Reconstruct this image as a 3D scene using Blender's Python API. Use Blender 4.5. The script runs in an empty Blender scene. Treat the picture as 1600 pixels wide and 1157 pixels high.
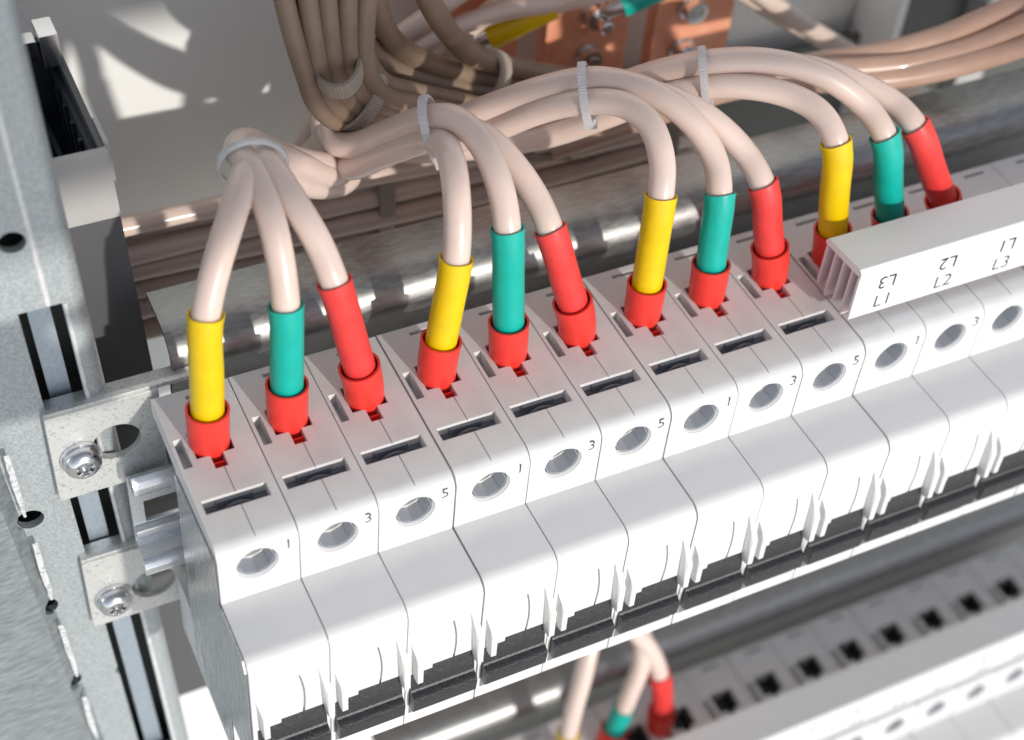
import bpy, bmesh, math, random
from mathutils import Vector, Matrix, Quaternion
random.seed(7)
S = 0.001                                     # geometry below is written in millimetres
scene = bpy.context.scene
COL = scene.collection
R = math.radians

# ------------------------------------------------------------------ camera
cam_data = bpy.data.cameras.new('camera')
cam = bpy.data.objects.new('camera', cam_data); COL.objects.link(cam)
CX = Vector((0.9001564517748344, -0.42941423203838247, 0.07295052879186391))
CY = Vector((-0.26242549500859014, -0.6683497714343647, -0.6960182774849499))
CZ = Vector((0.3476366233549419, 0.6073812644019517, -0.7143086012052904))
cam.matrix_world = Matrix.Translation(Vector((-46.647, -238.119, 264.633)) * S) @ Matrix((CX, -CY, -CZ)).transposed().to_4x4()
cam_data.sensor_fit = 'HORIZONTAL'; cam_data.sensor_width = 36.0
cam_data.lens = 36.0 * 2492.4 / 1600.0
cam_data.shift_y = -(578.5 - 533.5) / 1600.0
cam_data.clip_start = 0.01; cam_data.clip_end = 50
cam_data.dof.use_dof = True
cam_data.dof.focus_distance = 0.358
cam_data.dof.aperture_fstop = 10.5
scene.camera = cam

# ------------------------------------------------------------------ light
SUN_EL, SUN_AZ = 13.0, 10.0                   # low sun in front, a little to the right
world = bpy.data.worlds.new('World'); scene.world = world; world.use_nodes = True
wn = world.node_tree.nodes; wn.clear()
sky = wn.new('ShaderNodeTexSky'); sky.sky_type = 'NISHITA'; sky.sun_disc = False
LEAN = 27.0                                   # the cabinet leans back: its own upright is not the plumb line of the sky
sky.sun_elevation = R(SUN_EL + LEAN); sky.sun_rotation = R(180 - SUN_AZ)
wtc = wn.new('ShaderNodeTexCoord'); wmp = wn.new('ShaderNodeMapping'); wmp.inputs['Rotation'].default_value = (R(-LEAN), 0, 0)
world.node_tree.links.new(wtc.outputs['Generated'], wmp.inputs[0]); world.node_tree.links.new(wmp.outputs[0], sky.inputs[0])
sky.air_density = 0.8; sky.dust_density = 0.6; sky.ozone_density = 1.0
bg = wn.new('ShaderNodeBackground'); bg.inputs['Strength'].default_value = 0.15
wo = wn.new('ShaderNodeOutputWorld')
hs = wn.new('ShaderNodeHueSaturation'); hs.inputs['Saturation'].default_value = 0.42
world.node_tree.links.new(sky.outputs[0], hs.inputs['Color']); world.node_tree.links.new(hs.outputs[0], bg.inputs[0]); world.node_tree.links.new(bg.outputs[0], wo.inputs[0])
sd = bpy.data.lights.new('sun', 'SUN'); sd.energy = 2.75; sd.angle = R(1.5); sd.color = (1.0, 0.95, 0.88)
sun = bpy.data.objects.new('sun', sd); COL.objects.link(sun)
sdir = Vector((math.sin(R(SUN_AZ)) * math.cos(R(SUN_EL)), -math.cos(R(SUN_AZ)) * math.cos(R(SUN_EL)), math.sin(R(SUN_EL))))
sun.rotation_euler = sdir.to_track_quat('Z', 'Y').to_euler()
scene.render.engine = 'CYCLES'
scene.view_settings.view_transform = 'Standard'
scene.view_settings.look = 'None'
scene.view_settings.exposure = 0.17
scene.view_settings.gamma = 1.0
scene.view_settings.use_curve_mapping = False

# ------------------------------------------------------------------ materials
def mat(name, color, rough=0.5, metal=0.0, coat=0.0, sss=0.0, sss_r=(1.0, 0.6, 0.4), bump=None, bevel=0.0,
        var=None, rough_var=None, spec=0.5, trans=0.0, stretch=(1, 1, 1), aniso=0.0, coat_rough=0.1):
    m = bpy.data.materials.new(name); m.use_nodes = True
    nt = m.node_tree; N, L = nt.nodes, nt.links
    p = N['Principled BSDF']
    p.inputs['Base Color'].default_value = (*color, 1)
    p.inputs['Roughness'].default_value = rough
    p.inputs['Metallic'].default_value = metal
    p.inputs['Coat Weight'].default_value = coat
    p.inputs['Coat Roughness'].default_value = coat_rough
    p.inputs['Specular IOR Level'].default_value = spec
    p.inputs['Transmission Weight'].default_value = trans
    if sss:
        p.inputs['Subsurface Weight'].default_value = sss
        p.inputs['Subsurface Radius'].default_value = sss_r
        p.inputs['Subsurface Scale'].default_value = 1.2 * S
    tc = N.new('ShaderNodeTexCoord'); mp = N.new('ShaderNodeMapping')
    mp.inputs['Scale'].default_value = stretch
    L.new(tc.outputs['Object'], mp.inputs[0]); vec = mp.outputs[0]
    if var:                                    # (scale, other colour, low, high[, detail])
        sc, c2, lo, hi = var[:4]
        n = N.new('ShaderNodeTexNoise'); n.inputs['Scale'].default_value = sc; n.inputs['Detail'].default_value = 5
        n.inputs['Roughness'].default_value = 0.65
        L.new(vec, n.inputs['Vector'])
        r = N.new('ShaderNodeMapRange'); r.inputs[1].default_value = lo; r.inputs[2].default_value = hi
        L.new(n.outputs[0], r.inputs[0])
        mx = N.new('ShaderNodeMix'); mx.data_type = 'RGBA'
        mx.inputs[6].default_value = (*color, 1); mx.inputs[7].default_value = (*c2, 1)
        L.new(r.outputs[0], mx.inputs[0]); L.new(mx.outputs[2], p.inputs['Base Color'])
    if rough_var:                              # (scale, r0, r1)
        n = N.new('ShaderNodeTexNoise'); n.inputs['Scale'].default_value = rough_var[0]; n.inputs['Detail'].default_value = 4
        L.new(vec, n.inputs['Vector'])
        r = N.new('ShaderNodeMapRange'); r.inputs[1].default_value = 0.35; r.inputs[2].default_value = 0.65
        r.inputs[3].default_value = rough_var[1]; r.inputs[4].default_value = rough_var[2]
        L.new(n.outputs[0], r.inputs[0]); L.new(r.outputs[0], p.inputs['Roughness'])
    nrm = None
    if bevel:
        b = N.new('ShaderNodeBevel'); b.samples = 2; b.inputs['Radius'].default_value = bevel * S; nrm = b.outputs[0]
    if bump:                                   # (scale, strength, distance mm)
        n = N.new('ShaderNodeTexNoise'); n.inputs['Scale'].default_value = bump[0]; n.inputs['Detail'].default_value = 4
        L.new(vec, n.inputs['Vector'])
        b = N.new('ShaderNodeBump'); b.inputs['Strength'].default_value = bump[1]; b.inputs['Distance'].default_value = bump[2] * S
        L.new(n.outputs[0], b.inputs['Height'])
        if nrm: L.new(nrm, b.inputs['Normal'])
        nrm = b.outputs[0]
    if nrm: L.new(nrm, p.inputs['Normal'])
    return m

M = {}
M['housing'] = mat('breaker_plastic', (0.75, 0.745, 0.74), 0.40, bevel=0.3, bump=(9000, 0.05, 0.05), var=(90, (0.69, 0.685, 0.68), 0.45, 0.72), spec=0.4)
M['rib'] = mat('rib_plastic', (0.74, 0.73, 0.71), 0.4, bevel=0.25)
M['lever'] = mat('black_lever_plastic', (0.011, 0.011, 0.013), 0.34, bump=(3200, 0.6, 0.2), spec=0.6,
                 var=(3000, (0.11, 0.11, 0.115), 0.52, 0.74))
M['black'] = mat('black_plastic', (0.012, 0.012, 0.014), 0.45)
M['clamp'] = mat('dark_clamp_plastic', (0.16, 0.17, 0.20), 0.4, bevel=0.1)
M['screw'] = mat('terminal_screw_steel', (0.62, 0.58, 0.50), 0.34, metal=0.9, bump=(1500, 0.2, 0.1))
M['copper_end'] = mat('copper_strand', (0.55, 0.25, 0.13), 0.4, metal=0.8)
M['ink'] = mat('printed_ink', (0.03, 0.03, 0.035), 0.6)
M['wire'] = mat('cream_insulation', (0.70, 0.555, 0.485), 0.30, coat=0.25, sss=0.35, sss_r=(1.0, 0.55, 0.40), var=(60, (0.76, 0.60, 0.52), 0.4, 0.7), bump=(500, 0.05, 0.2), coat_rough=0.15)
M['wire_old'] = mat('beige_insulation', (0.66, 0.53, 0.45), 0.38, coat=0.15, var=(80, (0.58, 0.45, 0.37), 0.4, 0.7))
M['wire_dark'] = mat('brown_and_shaded_insulation', (0.27, 0.19, 0.135), 0.42, var=(80, (0.21, 0.145, 0.10), 0.4, 0.7))  # brown of the dark cables; carries the shade on the hanging bundle
M['yellow'] = mat('yellow_sleeve_vinyl', (0.80, 0.55, 0.0), 0.33, sss=0.12, var=(150, (0.72, 0.47, 0.0), 0.42, 0.7), bump=(260, 0.16, 0.35), spec=0.45)
M['green'] = mat('green_sleeve_vinyl', (0.0, 0.42, 0.345), 0.33, sss=0.1, var=(150, (0.0, 0.36, 0.29), 0.42, 0.7), bump=(260, 0.16, 0.35), spec=0.45)
M['red'] = mat('red_sleeve_vinyl', (0.80, 0.055, 0.05), 0.42, sss=0.12, var=(150, (0.70, 0.04, 0.035), 0.42, 0.7), bump=(900, 0.2, 0.25), spec=0.4)
M['boot'] = mat('red_boot_vinyl', (0.80, 0.045, 0.032), 0.38, sss=0.15, bump=(600, 0.1, 0.2), spec=0.45)
M['tie'] = mat('clear_nylon', (0.88, 0.88, 0.88), 0.25, trans=0.5, sss=0.0, bump=(900, 0.3, 0.2))
M['zinc'] = mat('galvanised_sheet', (0.36, 0.40, 0.41), 0.45, metal=0.45, var=(1900, (0.52, 0.56, 0.57), 0.40, 0.62),
                rough_var=(900, 0.36, 0.52), bump=(2600, 0.22, 0.1))
M['zinc_rough'] = mat('scuffed_galvanised', (0.27, 0.30, 0.31), 0.36, metal=0.6, var=(700, (0.42, 0.46, 0.47), 0.38, 0.66),
                      bump=(1800, 0.12, 0.08), stretch=(0.32, 1, 1.1))
M['zinc_rail'] = mat('bright_galvanised_rail', (0.29, 0.292, 0.285), 0.42, metal=0.9, var=(900, (0.37, 0.373, 0.37), 0.42, 0.62),
                     rough_var=(900, 0.38, 0.47), bump=(3500, 0.10, 0.05), stretch=(0.3, 1, 1))
M['bracket'] = mat('speckled_zinc_plate', (0.70, 0.71, 0.69), 0.38, metal=0.5, var=(1300, (0.36, 0.37, 0.36), 0.54, 0.70),
                   bump=(1600, 0.3, 0.1), bevel=0.25)
M['din'] = mat('polished_zinc_rail', (0.88, 0.90, 0.92), 0.26, metal=0.7, rough_var=(500, 0.16, 0.30), bump=(900, 0.12, 0.1), stretch=(0.3, 1, 1))
M['blue_zinc'] = mat('blue_zinc_strip', (0.42, 0.50, 0.58), 0.4, metal=0.7, var=(900, (0.52, 0.58, 0.64), 0.4, 0.65), bump=(1500, 0.2, 0.1))
M['bolt'] = mat('bright_bolt_steel', (0.72, 0.73, 0.74), 0.2, metal=1.0, bevel=0.15)
M['copper'] = mat('copper_busbar', (0.88, 0.40, 0.25), 0.38, metal=0.15, var=(110, (0.74, 0.29, 0.16), 0.40, 0.66), rough_var=(160, 0.28, 0.5), bump=(500, 0.15, 0.1))
M['panel'] = mat('painted_back_panel', (0.80, 0.81, 0.785), 0.5, var=(9, (0.74, 0.75, 0.73), 0.4, 0.7), bump=(3000, 0.08, 0.1))
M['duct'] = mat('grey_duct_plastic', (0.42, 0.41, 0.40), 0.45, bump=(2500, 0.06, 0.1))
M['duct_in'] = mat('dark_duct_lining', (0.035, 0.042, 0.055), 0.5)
M['cover'] = mat('cover_plastic', (0.78, 0.78, 0.775), 0.4, bevel=0.25, bump=(5000, 0.04, 0.05), spec=0.4)
M['fin'] = mat('pinkish_fin_plastic', (0.72, 0.60, 0.61), 0.45, bevel=0.1)
M['tie_old'] = mat('aged_nylon', (0.42, 0.36, 0.30), 0.35, trans=0.2)
M['shaft'] = mat('blue_grey_shaft', (0.46, 0.49, 0.54), 0.28, spec=0.6)
M['duct_shaded'] = mat('shaded_grey_duct', (0.085, 0.086, 0.09), 0.5, bump=(2500, 0.06, 0.1))  # the grey duct with its shade put into the colour
M['side'] = mat('brushed_side_plate', (0.44, 0.45, 0.455), 0.24, metal=0.75, var=(900, (0.54, 0.55, 0.555), 0.4, 0.62), rough_var=(500, 0.16, 0.34), stretch=(1, 1.6, 0.16))
M['wire_shaded'] = mat('shaded_cream_insulation', (0.50, 0.33, 0.25), 0.34, coat=0.2, var=(60, (0.43, 0.27, 0.20), 0.4, 0.7))  # cream insulation darkened to hold its shade in the colour
M['ridge'] = mat('worn_bright_ridge', (0.80, 0.81, 0.80), 0.35, metal=0.3, var=(500, (0.62, 0.64, 0.64), 0.45, 0.65))
M['concrete'] = mat('pale_concrete', (0.46, 0.45, 0.43), 0.8, var=(6, (0.38, 0.37, 0.355), 0.4, 0.7))
M['brown'] = mat('dark_steel_and_shade', (0.085, 0.088, 0.082), 0.5)  # dark steel; also colours the shade behind the right cable arches
M['seam'] = mat('white_scuff', (0.62, 0.64, 0.64), 0.5, var=(900, (0.34, 0.36, 0.37), 0.48, 0.62))

# ------------------------------------------------------------------ helpers
def link(o, parent=None):
    COL.objects.link(o)
    if parent: o.parent = parent
    return o
def tag(o, label=None, cat=None, group=None, kind=None):
    if label: o['label'] = label
    if cat: o['category'] = cat
    if group: o['group'] = group
    if kind: o['kind'] = kind
    return o
def thing(name, label, cat, loc=(0, 0, 0), group=None):
    o = bpy.data.objects.new(name, None); o.empty_display_size = 0.005; link(o)
    o.location = Vector(loc) * S
    return tag(o, label, cat, group)
def finish(name, bm, m, parent=None, smooth=None, origin=None):
    if origin is not None: bmesh.ops.translate(bm, verts=bm.verts, vec=-Vector(origin))
    bmesh.ops.scale(bm, verts=bm.verts, vec=(S, S, S))
    bmesh.ops.recalc_face_normals(bm, faces=bm.faces)
    me = bpy.data.meshes.new(name); bm.to_mesh(me); bm.free()
    return obj_of(name, me, m, parent, smooth, origin)
def obj_of(name, me, m, parent=None, smooth=None, origin=None):
    if m is not None and not me.materials: me.materials.append(M[m])
    if smooth:
        me.polygons.foreach_set('use_smooth', [True] * len(me.polygons))
        me.set_sharp_from_angle(angle=R(smooth))
    o = bpy.data.objects.new(name, me); link(o, parent)
    if origin is not None: o.location = Vector(origin) * S
    return o
def copy_tree(o, parent=None):
    c = o.copy(); COL.objects.link(c); c.parent = parent
    for ch in list(o.children): copy_tree(ch, c)
    return c
def box(bm, x0, x1, y0, y1, z0, z1):
    v = [bm.verts.new(p) for p in ((x0, y0, z0), (x1, y0, z0), (x1, y1, z0), (x0, y1, z0), (x0, y0, z1), (x1, y0, z1), (x1, y1, z1), (x0, y1, z1))]
    for f in ((3, 2, 1, 0), (4, 5, 6, 7), (0, 1, 5, 4), (1, 2, 6, 5), (2, 3, 7, 6), (3, 0, 4, 7)): bm.faces.new([v[i] for i in f])
    return v
def prism(bm, prof, x0, x1):                    # closed (y, z) outline swept along x
    a = [bm.verts.new((x0, y, z)) for y, z in prof]; b = [bm.verts.new((x1, y, z)) for y, z in prof]
    n = len(prof)
    for i in range(n): bm.faces.new((a[i], a[(i + 1) % n], b[(i + 1) % n], b[i]))
    bm.faces.new(a[::-1]); bm.faces.new(b)
def strip_profile(line, t):                     # open (y, z) line thickened to a sheet of thickness t
    out, inn = [], []
    for i, p in enumerate(line):
        a = Vector(line[max(i - 1, 0)]); b = Vector(line[min(i + 1, len(line) - 1)])
        d = (b - a).normalized(); n = Vector((-d.y, d.x))
        out.append((p[0] + n.x * t / 2, p[1] + n.y * t / 2)); inn.append((p[0] - n.x * t / 2, p[1] - n.y * t / 2))
    return out + inn[::-1]
def arc(cy, cz, r, a0, a1, n=6):
    return [(cy + r * math.cos(R(a0 + (a1 - a0) * i / n)), cz + r * math.sin(R(a0 + (a1 - a0) * i / n))) for i in range(n + 1)]
def spline(pts, per=8):
    P = [Vector(p) for p in pts]; P = [2 * P[0] - P[1]] + P + [2 * P[-1] - P[-2]]
    out = []
    for i in range(1, len(P) - 2):
        p0, p1, p2, p3 = P[i - 1:i + 3]
        t0 = 0; t1 = t0 + max((p1 - p0).length, 1e-4) ** 0.5; t2 = t1 + max((p2 - p1).length, 1e-4) ** 0.5; t3 = t2 + max((p3 - p2).length, 1e-4) ** 0.5
        for k in range(per):
            t = t1 + (t2 - t1) * k / per
            A1 = (t1 - t) / (t1 - t0) * p0 + (t - t0) / (t1 - t0) * p1
            A2 = (t2 - t) / (t2 - t1) * p1 + (t - t1) / (t2 - t1) * p2
            A3 = (t3 - t) / (t3 - t2) * p2 + (t - t2) / (t3 - t2) * p3
            B1 = (t2 - t) / (t2 - t0) * A1 + (t - t0) / (t2 - t0) * A2
            B2 = (t3 - t) / (t3 - t1) * A2 + (t - t1) / (t3 - t1) * A3
            out.append((t2 - t) / (t2 - t1) * B1 + (t - t1) / (t2 - t1) * B2)
    out.append(P[-2]); return out
def smooth_line(L, n=2):
    for _ in range(n):
        L = [L[0]] + [(L[i - 1] + 2 * L[i] + L[i + 1]) / 4 for i in range(1, len(L) - 1)] + [L[-1]]
    return L
def tube(bm, line, r, seg=18, caps=True, wall=0.0):   # r: number or list of radii; wall > 0 makes an open hose
    n = len(line); rr = r if isinstance(r, (list, tuple)) else [r] * n
    t = (line[1] - line[0]).normalized(); u = t.orthogonal().normalized()
    rings = []; irings = []
    for i, p in enumerate(line):
        nt = (line[min(i + 1, n - 1)] - line[max(i - 1, 0)]).normalized()
        q = t.rotation_difference(nt); u = (q @ u); u = (u - nt * u.dot(nt)).normalized(); t = nt
        v = t.cross(u)
        ring = [p + (u * math.cos(2 * math.pi * k / seg) + v * math.sin(2 * math.pi * k / seg)) * rr[i] for k in range(seg)]
        rings.append([bm.verts.new(c) for c in ring])
        if wall: irings.append([bm.verts.new(c + (p - c).normalized() * wall) for c in ring])
    def skin(a, b):
        for k in range(seg): bm.faces.new((a[k], a[(k + 1) % seg], b[(k + 1) % seg], b[k]))
    for a, b in zip(rings, rings[1:]): skin(a, b)
    if wall:
        for a, b in zip(irings, irings[1:]): skin(b, a)
        skin(irings[0], rings[0]); skin(rings[-1], irings[-1])
    elif caps:
        bm.faces.new(rings[0][::-1]); bm.faces.new(rings[-1])
    return rings, irings, t
def lathe(bm, prof, origin, axis, seg=24):       # prof: (radius, height) along axis
    axis = Vector(axis).normalized(); u = axis.orthogonal().normalized(); v = axis.cross(u); o = Vector(origin)
    rings = []
    for r, h in prof:
        if r < 1e-6: rings.append([bm.verts.new(o + axis * h)])
        else: rings.append([bm.verts.new(o + axis * h + (u * math.cos(2 * math.pi * k / seg) + v * math.sin(2 * math.pi * k / seg)) * r) for k in range(seg)])
    for a, b in zip(rings, rings[1:]):
        for k in range(seg):
            k2 = (k + 1) % seg
            if len(a) == 1: bm.faces.new((a[0], b[k], b[k2]))
            elif len(b) == 1: bm.faces.new((a[k], a[k2], b[0]))
            else: bm.faces.new((a[k], a[k2], b[k2], b[k]))
def boolean(obj, cutters):                       # cut real holes, return the finished mesh
    for c in cutters:
        md = obj.modifiers.new('cut', 'BOOLEAN'); md.operation = 'DIFFERENCE'; md.solver = 'EXACT'; md.object = c
    dg = bpy.context.evaluated_depsgraph_get(); dg.update()
    me = bpy.data.meshes.new_from_object(obj.evaluated_get(dg))
    obj.modifiers.clear(); obj.data = me
    for c in cutters: bpy.data.objects.remove(c)
    return obj
def cutter(fn, *a, **k):
    bm = bmesh.new(); fn(bm, *a, **k); return finish('cut', bm, None)
def text_mesh(s, size, shear=0.0):
    cu = bpy.data.curves.new('t', 'FONT'); cu.body = s; cu.size = size * S; cu.align_x = 'CENTER'; cu.align_y = 'CENTER'
    cu.extrude = 0.02 * S; cu.shear = shear; cu.resolution_u = 4; cu.offset = -0.012 * size * S
    o = bpy.data.objects.new('t', cu); COL.objects.link(o)
    dg = bpy.context.evaluated_depsgraph_get(); dg.update()
    me = bpy.data.meshes.new_from_object(o.evaluated_get(dg)); bpy.data.objects.remove(o)
    me.materials.clear(); return me

PATHS = {
"Y1": [[8.5, -16.0, -6.0], [8.4, -16.0, 3.0], [10.5, -14.0, 34.6], [14.3, -10.0, 42.5], [19.9, -4.0, 49.4], [25.3, 3.0, 53.1], [30.0, 10.0, 52.0], [37.0, 18.0, 44.1], [47.7, 28.0, 30.2], [58.5, 36.0, 18.8], [64.5, 44.0, 19.2], [62.5, 48.0, 31.5], [65.1, 51.0, 46.0], [63.9, 51.0, 63.6], [62.8, 49.0, 84.1]],
"G1": [[26.3, -16.0, -6.0], [26.2, -16.0, 3.0], [27.5, -14.0, 30.9], [28.2, -9.0, 41.4], [28.3, -3.0, 48.5], [27.9, 4.0, 53.2], [26.8, 11.0, 53.9], [30.5, 17.0, 50.7], [38.3, 24.0, 40.4], [50.3, 31.0, 28.4], [60.8, 40.0, 19.4], [64.6, 52.0, 27.9], [68.8, 56.0, 41.8], [68.1, 56.0, 59.6], [67.2, 54.0, 80.5]],
"R1": [[44.1, -16.0, -6.0], [44.0, -16.0, 3.0], [38.3, -14.0, 34.2], [36.9, -9.0, 41.2], [34.4, -3.0, 47.5], [31.6, 4.0, 53.0], [30.6, 10.0, 52.9], [34.5, 17.0, 45.0], [42.1, 25.0, 31.7], [52.9, 34.0, 18.1], [63.3, 42.0, 11.5], [67.5, 48.0, 15.4], [62.1, 44.0, 34.1], [66.6, 46.0, 49.0], [66.5, 46.0, 66.1], [65.8, 44.0, 86.4]],
"Y2": [[61.9, -16.0, -6.0], [61.8, -16.0, 3.0], [65.8, -14.0, 31.4], [67.9, -9.0, 41.1], [70.3, 0.0, 47.2], [71.2, 8.0, 46.1], [69.3, 15.0, 41.3], [64.4, 23.0, 33.0], [59.4, 31.0, 24.4], [56.8, 38.0, 21.7], [57.0, 42.0, 28.6], [58.8, 44.0, 36.1], [56.3, 46.0, 51.4], [53.1, 46.0, 68.9], [51.3, 44.0, 89.1]],
"G2": [[79.7, -16.0, -6.0], [79.6, -16.0, 3.0], [78.3, -13.0, 35.4], [78.9, -7.0, 42.5], [78.2, 2.0, 48.1], [75.0, 9.0, 50.6], [70.7, 15.0, 47.4], [65.5, 24.0, 38.2], [59.7, 31.0, 30.8], [57.0, 37.0, 28.9], [60.9, 48.0, 32.5], [59.9, 51.0, 47.3], [57.1, 51.0, 65.0], [55.4, 49.0, 85.5]],
"R2": [[97.5, -16.0, -6.0], [97.4, -16.0, 3.0], [89.1, -13.0, 31.9], [88.0, -7.0, 37.0], [85.5, 1.0, 41.5], [81.5, 8.0, 45.0], [75.7, 14.0, 44.8], [69.6, 21.0, 39.8], [63.7, 29.0, 31.2], [59.2, 37.0, 24.1], [58.8, 43.0, 26.4], [62.9, 52.0, 28.9], [63.5, 56.0, 43.1], [61.2, 56.0, 61.1], [59.7, 54.0, 81.9]],
"Y3": [[115.3, -16.0, -6.0], [115.2, -16.0, 3.0], [115.9, -14.0, 34.2], [118.0, -9.0, 40.8], [118.1, -2.0, 45.5], [115.0, 5.0, 46.8], [107.5, 12.0, 44.4], [100.4, 18.0, 39.2], [92.8, 25.0, 30.9], [83.5, 33.0, 23.8], [71.9, 41.0, 21.0], [64.4, 45.0, 22.0], [60.5, 44.0, 35.1], [61.4, 46.0, 50.2], [59.7, 46.0, 67.5], [58.5, 44.0, 87.7]],
"G3": [[133.1, -16.0, -6.0], [133.0, -16.0, 3.0], [133.0, -13.0, 28.7], [134.2, -7.0, 34.6], [130.7, 0.0, 41.5], [122.8, 8.0, 46.6], [112.2, 14.0, 48.3], [102.5, 20.0, 44.0], [93.3, 27.0, 36.4], [82.5, 35.0, 27.4], [70.6, 42.0, 24.3], [64.8, 46.0, 24.5], [62.5, 48.0, 31.5], [65.1, 51.0, 46.0], [63.9, 51.0, 63.6], [62.8, 49.0, 84.1]],
"R3": [[150.9, -16.0, -6.0], [150.8, -16.0, 3.0], [145.2, -13.0, 28.0], [143.4, -6.0, 33.1], [137.1, 1.0, 39.4], [129.0, 8.0, 43.0], [117.7, 14.0, 44.0], [107.9, 20.0, 39.9], [97.6, 28.0, 30.8], [84.8, 36.0, 22.9], [73.2, 44.0, 19.8], [66.8, 49.0, 20.1], [64.6, 52.0, 27.9], [68.8, 56.0, 41.8], [68.1, 56.0, 59.6], [67.2, 54.0, 80.5]],
"Y4": [[168.7, -16.0, -6.0], [168.6, -16.0, 3.0], [162.8, -14.0, 36.6], [161.5, -8.0, 41.0], [157.9, -1.0, 42.1], [149.8, 6.0, 42.2], [140.5, 12.0, 40.1], [131.6, 18.0, 34.8], [122.4, 25.0, 26.3], [112.7, 32.0, 18.4], [95.8, 40.0, 13.1], [78.4, 48.0, 11.3], [70.1, 53.0, 13.9], [62.1, 44.0, 34.1], [66.6, 46.0, 49.0], [66.5, 46.0, 66.1], [65.8, 44.0, 86.4]],
"G4": [[186.5, -16.0, -6.0], [186.4, -16.0, 3.0], [178.4, -13.0, 33.4], [175.5, -6.0, 38.6], [166.6, 1.0, 44.8], [154.3, 8.0, 47.2], [143.3, 14.0, 45.5], [135.2, 20.0, 40.9], [127.8, 27.0, 33.7], [116.6, 34.0, 25.3], [100.0, 42.0, 16.9], [82.6, 50.0, 14.3], [73.1, 54.0, 15.7], [64.2, 48.0, 30.5], [70.3, 51.0, 44.8], [70.8, 51.0, 62.1], [70.3, 49.0, 82.7]],
"R4": [[204.3, -16.0, -6.0], [204.2, -16.0, 3.0], [187.3, -13.0, 33.9], [184.8, -6.0, 36.8], [178.1, 1.0, 39.6], [169.4, 8.0, 41.1], [158.7, 14.0, 40.4], [149.2, 21.0, 36.0], [138.0, 28.0, 29.3], [126.6, 35.0, 20.5], [108.5, 44.0, 11.0], [87.6, 53.0, 8.0], [76.5, 58.0, 10.4], [66.4, 52.0, 26.8], [74.2, 56.0, 40.6], [75.2, 56.0, 58.1], [74.9, 54.0, 79.1]],
"F1": [[250.6, -2.0, 60.2], [248.0, 6.0, 43.6], [241.6, 14.0, 33.4], [232.4, 20.0, 24.7], [218.8, 25.0, 19.2], [200.8, 29.0, 18.8], [185.1, 33.0, 19.1], [166.1, 37.0, 17.4], [144.8, 42.0, 11.0], [122.2, 48.0, 3.2]],
"F2": [[250.6, -6.0, 57.2], [248.2, 2.0, 40.3], [241.9, 10.0, 29.9], [231.1, 17.0, 21.9], [217.2, 22.0, 17.5], [200.2, 27.0, 16.2], [182.1, 31.0, 18.0], [163.1, 35.0, 16.5], [144.8, 41.0, 7.6], [122.1, 47.0, -0.3]],
"F3": [[253.3, 6.0, 60.3], [248.7, 14.0, 42.3], [238.7, 21.0, 33.1], [227.1, 27.0, 24.1], [211.1, 32.0, 19.0], [193.5, 36.0, 17.5], [172.4, 40.0, 14.7], [147.8, 46.0, 5.6], [124.8, 52.0, -2.7]],
"D1": [[58.9, 40.0, 79.3], [64.1, 44.0, 61.2], [70.4, 50.0, 43.6], [80.5, 54.0, 31.0], [95.5, 56.0, 21.0], [113.2, 58.0, 12.4], [135.8, 60.0, 4.7], [162.0, 62.0, -3.6]],
"D2": [[65.5, 42.0, 75.2], [71.0, 46.0, 58.4], [77.7, 52.0, 42.4], [88.1, 56.0, 30.6], [103.5, 58.0, 20.9], [121.6, 60.0, 13.0], [142.7, 62.0, 4.7], [165.2, 64.0, -3.6]],
"D3": [[78.4, 44.0, 71.4], [85.0, 47.0, 54.7], [92.8, 52.0, 40.7], [102.1, 56.0, 28.6], [114.4, 58.0, 20.6], [129.1, 60.0, 13.1], [146.5, 62.0, 5.9], [168.4, 66.0, -3.6]],
"E1": [[58.0, 62.0, 1.1], [64.1, 64.0, 7.3], [75.3, 66.0, 16.1], [90.0, 68.0, 24.0], [104.9, 70.0, 27.9], [119.9, 71.0, 28.8], [133.7, 72.0, 27.0], [150.3, 74.0, 25.5]],
"E2": [[62.0, 66.0, -5.3], [69.1, 68.0, 6.0], [80.4, 70.0, 13.9], [93.7, 72.0, 17.3], [105.8, 74.0, 17.9], [111.2, 74.0, 20.3]],
"E3": [[55.0, 64.0, -8.1], [59.6, 66.0, 3.9], [69.1, 68.0, 16.3], [83.8, 70.0, 26.1], [100.2, 72.0, 33.5], [113.3, 74.0, 39.0]],
"E4": [[85.0, 72.0, 0.9], [96.0, 73.0, 14.0], [110.6, 74.0, 24.0], [125.7, 76.0, 33.2]],
"H1": [[178.1, 66.0, 34.1], [203.3, 66.0, 13.2], [233.3, 66.0, -8.7], [266.8, 66.0, -32.3], [302.2, 66.0, -60.2], [341.8, 66.0, -90.1]],
"H2": [[174.7, 70.0, 32.4], [199.4, 70.0, 13.0], [228.9, 70.0, -8.0], [262.3, 70.0, -32.7], [297.2, 70.0, -60.4], [332.9, 70.0, -89.1]]}

# ------------------------------------------------------------------ setting: the cabinet's back panel
bm = bmesh.new(); box(bm, -260, 700, 105, 107, -620, 330)
tag(finish('back_panel', bm, 'panel'), 'painted grey steel back panel of the cabinet', kind='structure')

# pale concrete floor, square to the plumb line that the cabinet leans away from
bm = bmesh.new(); box(bm, -4000, 4000, -4000, 4000, -20, 0)
fl = finish('floor', bm, 'concrete'); fl.rotation_euler = (R(LEAN), 0, 0); fl.location = Vector((0, math.sin(R(LEAN)), -math.cos(R(LEAN)))) * 0.9
tag(fl, 'pale concrete floor below and in front of the cabinet', kind='structure')

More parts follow.
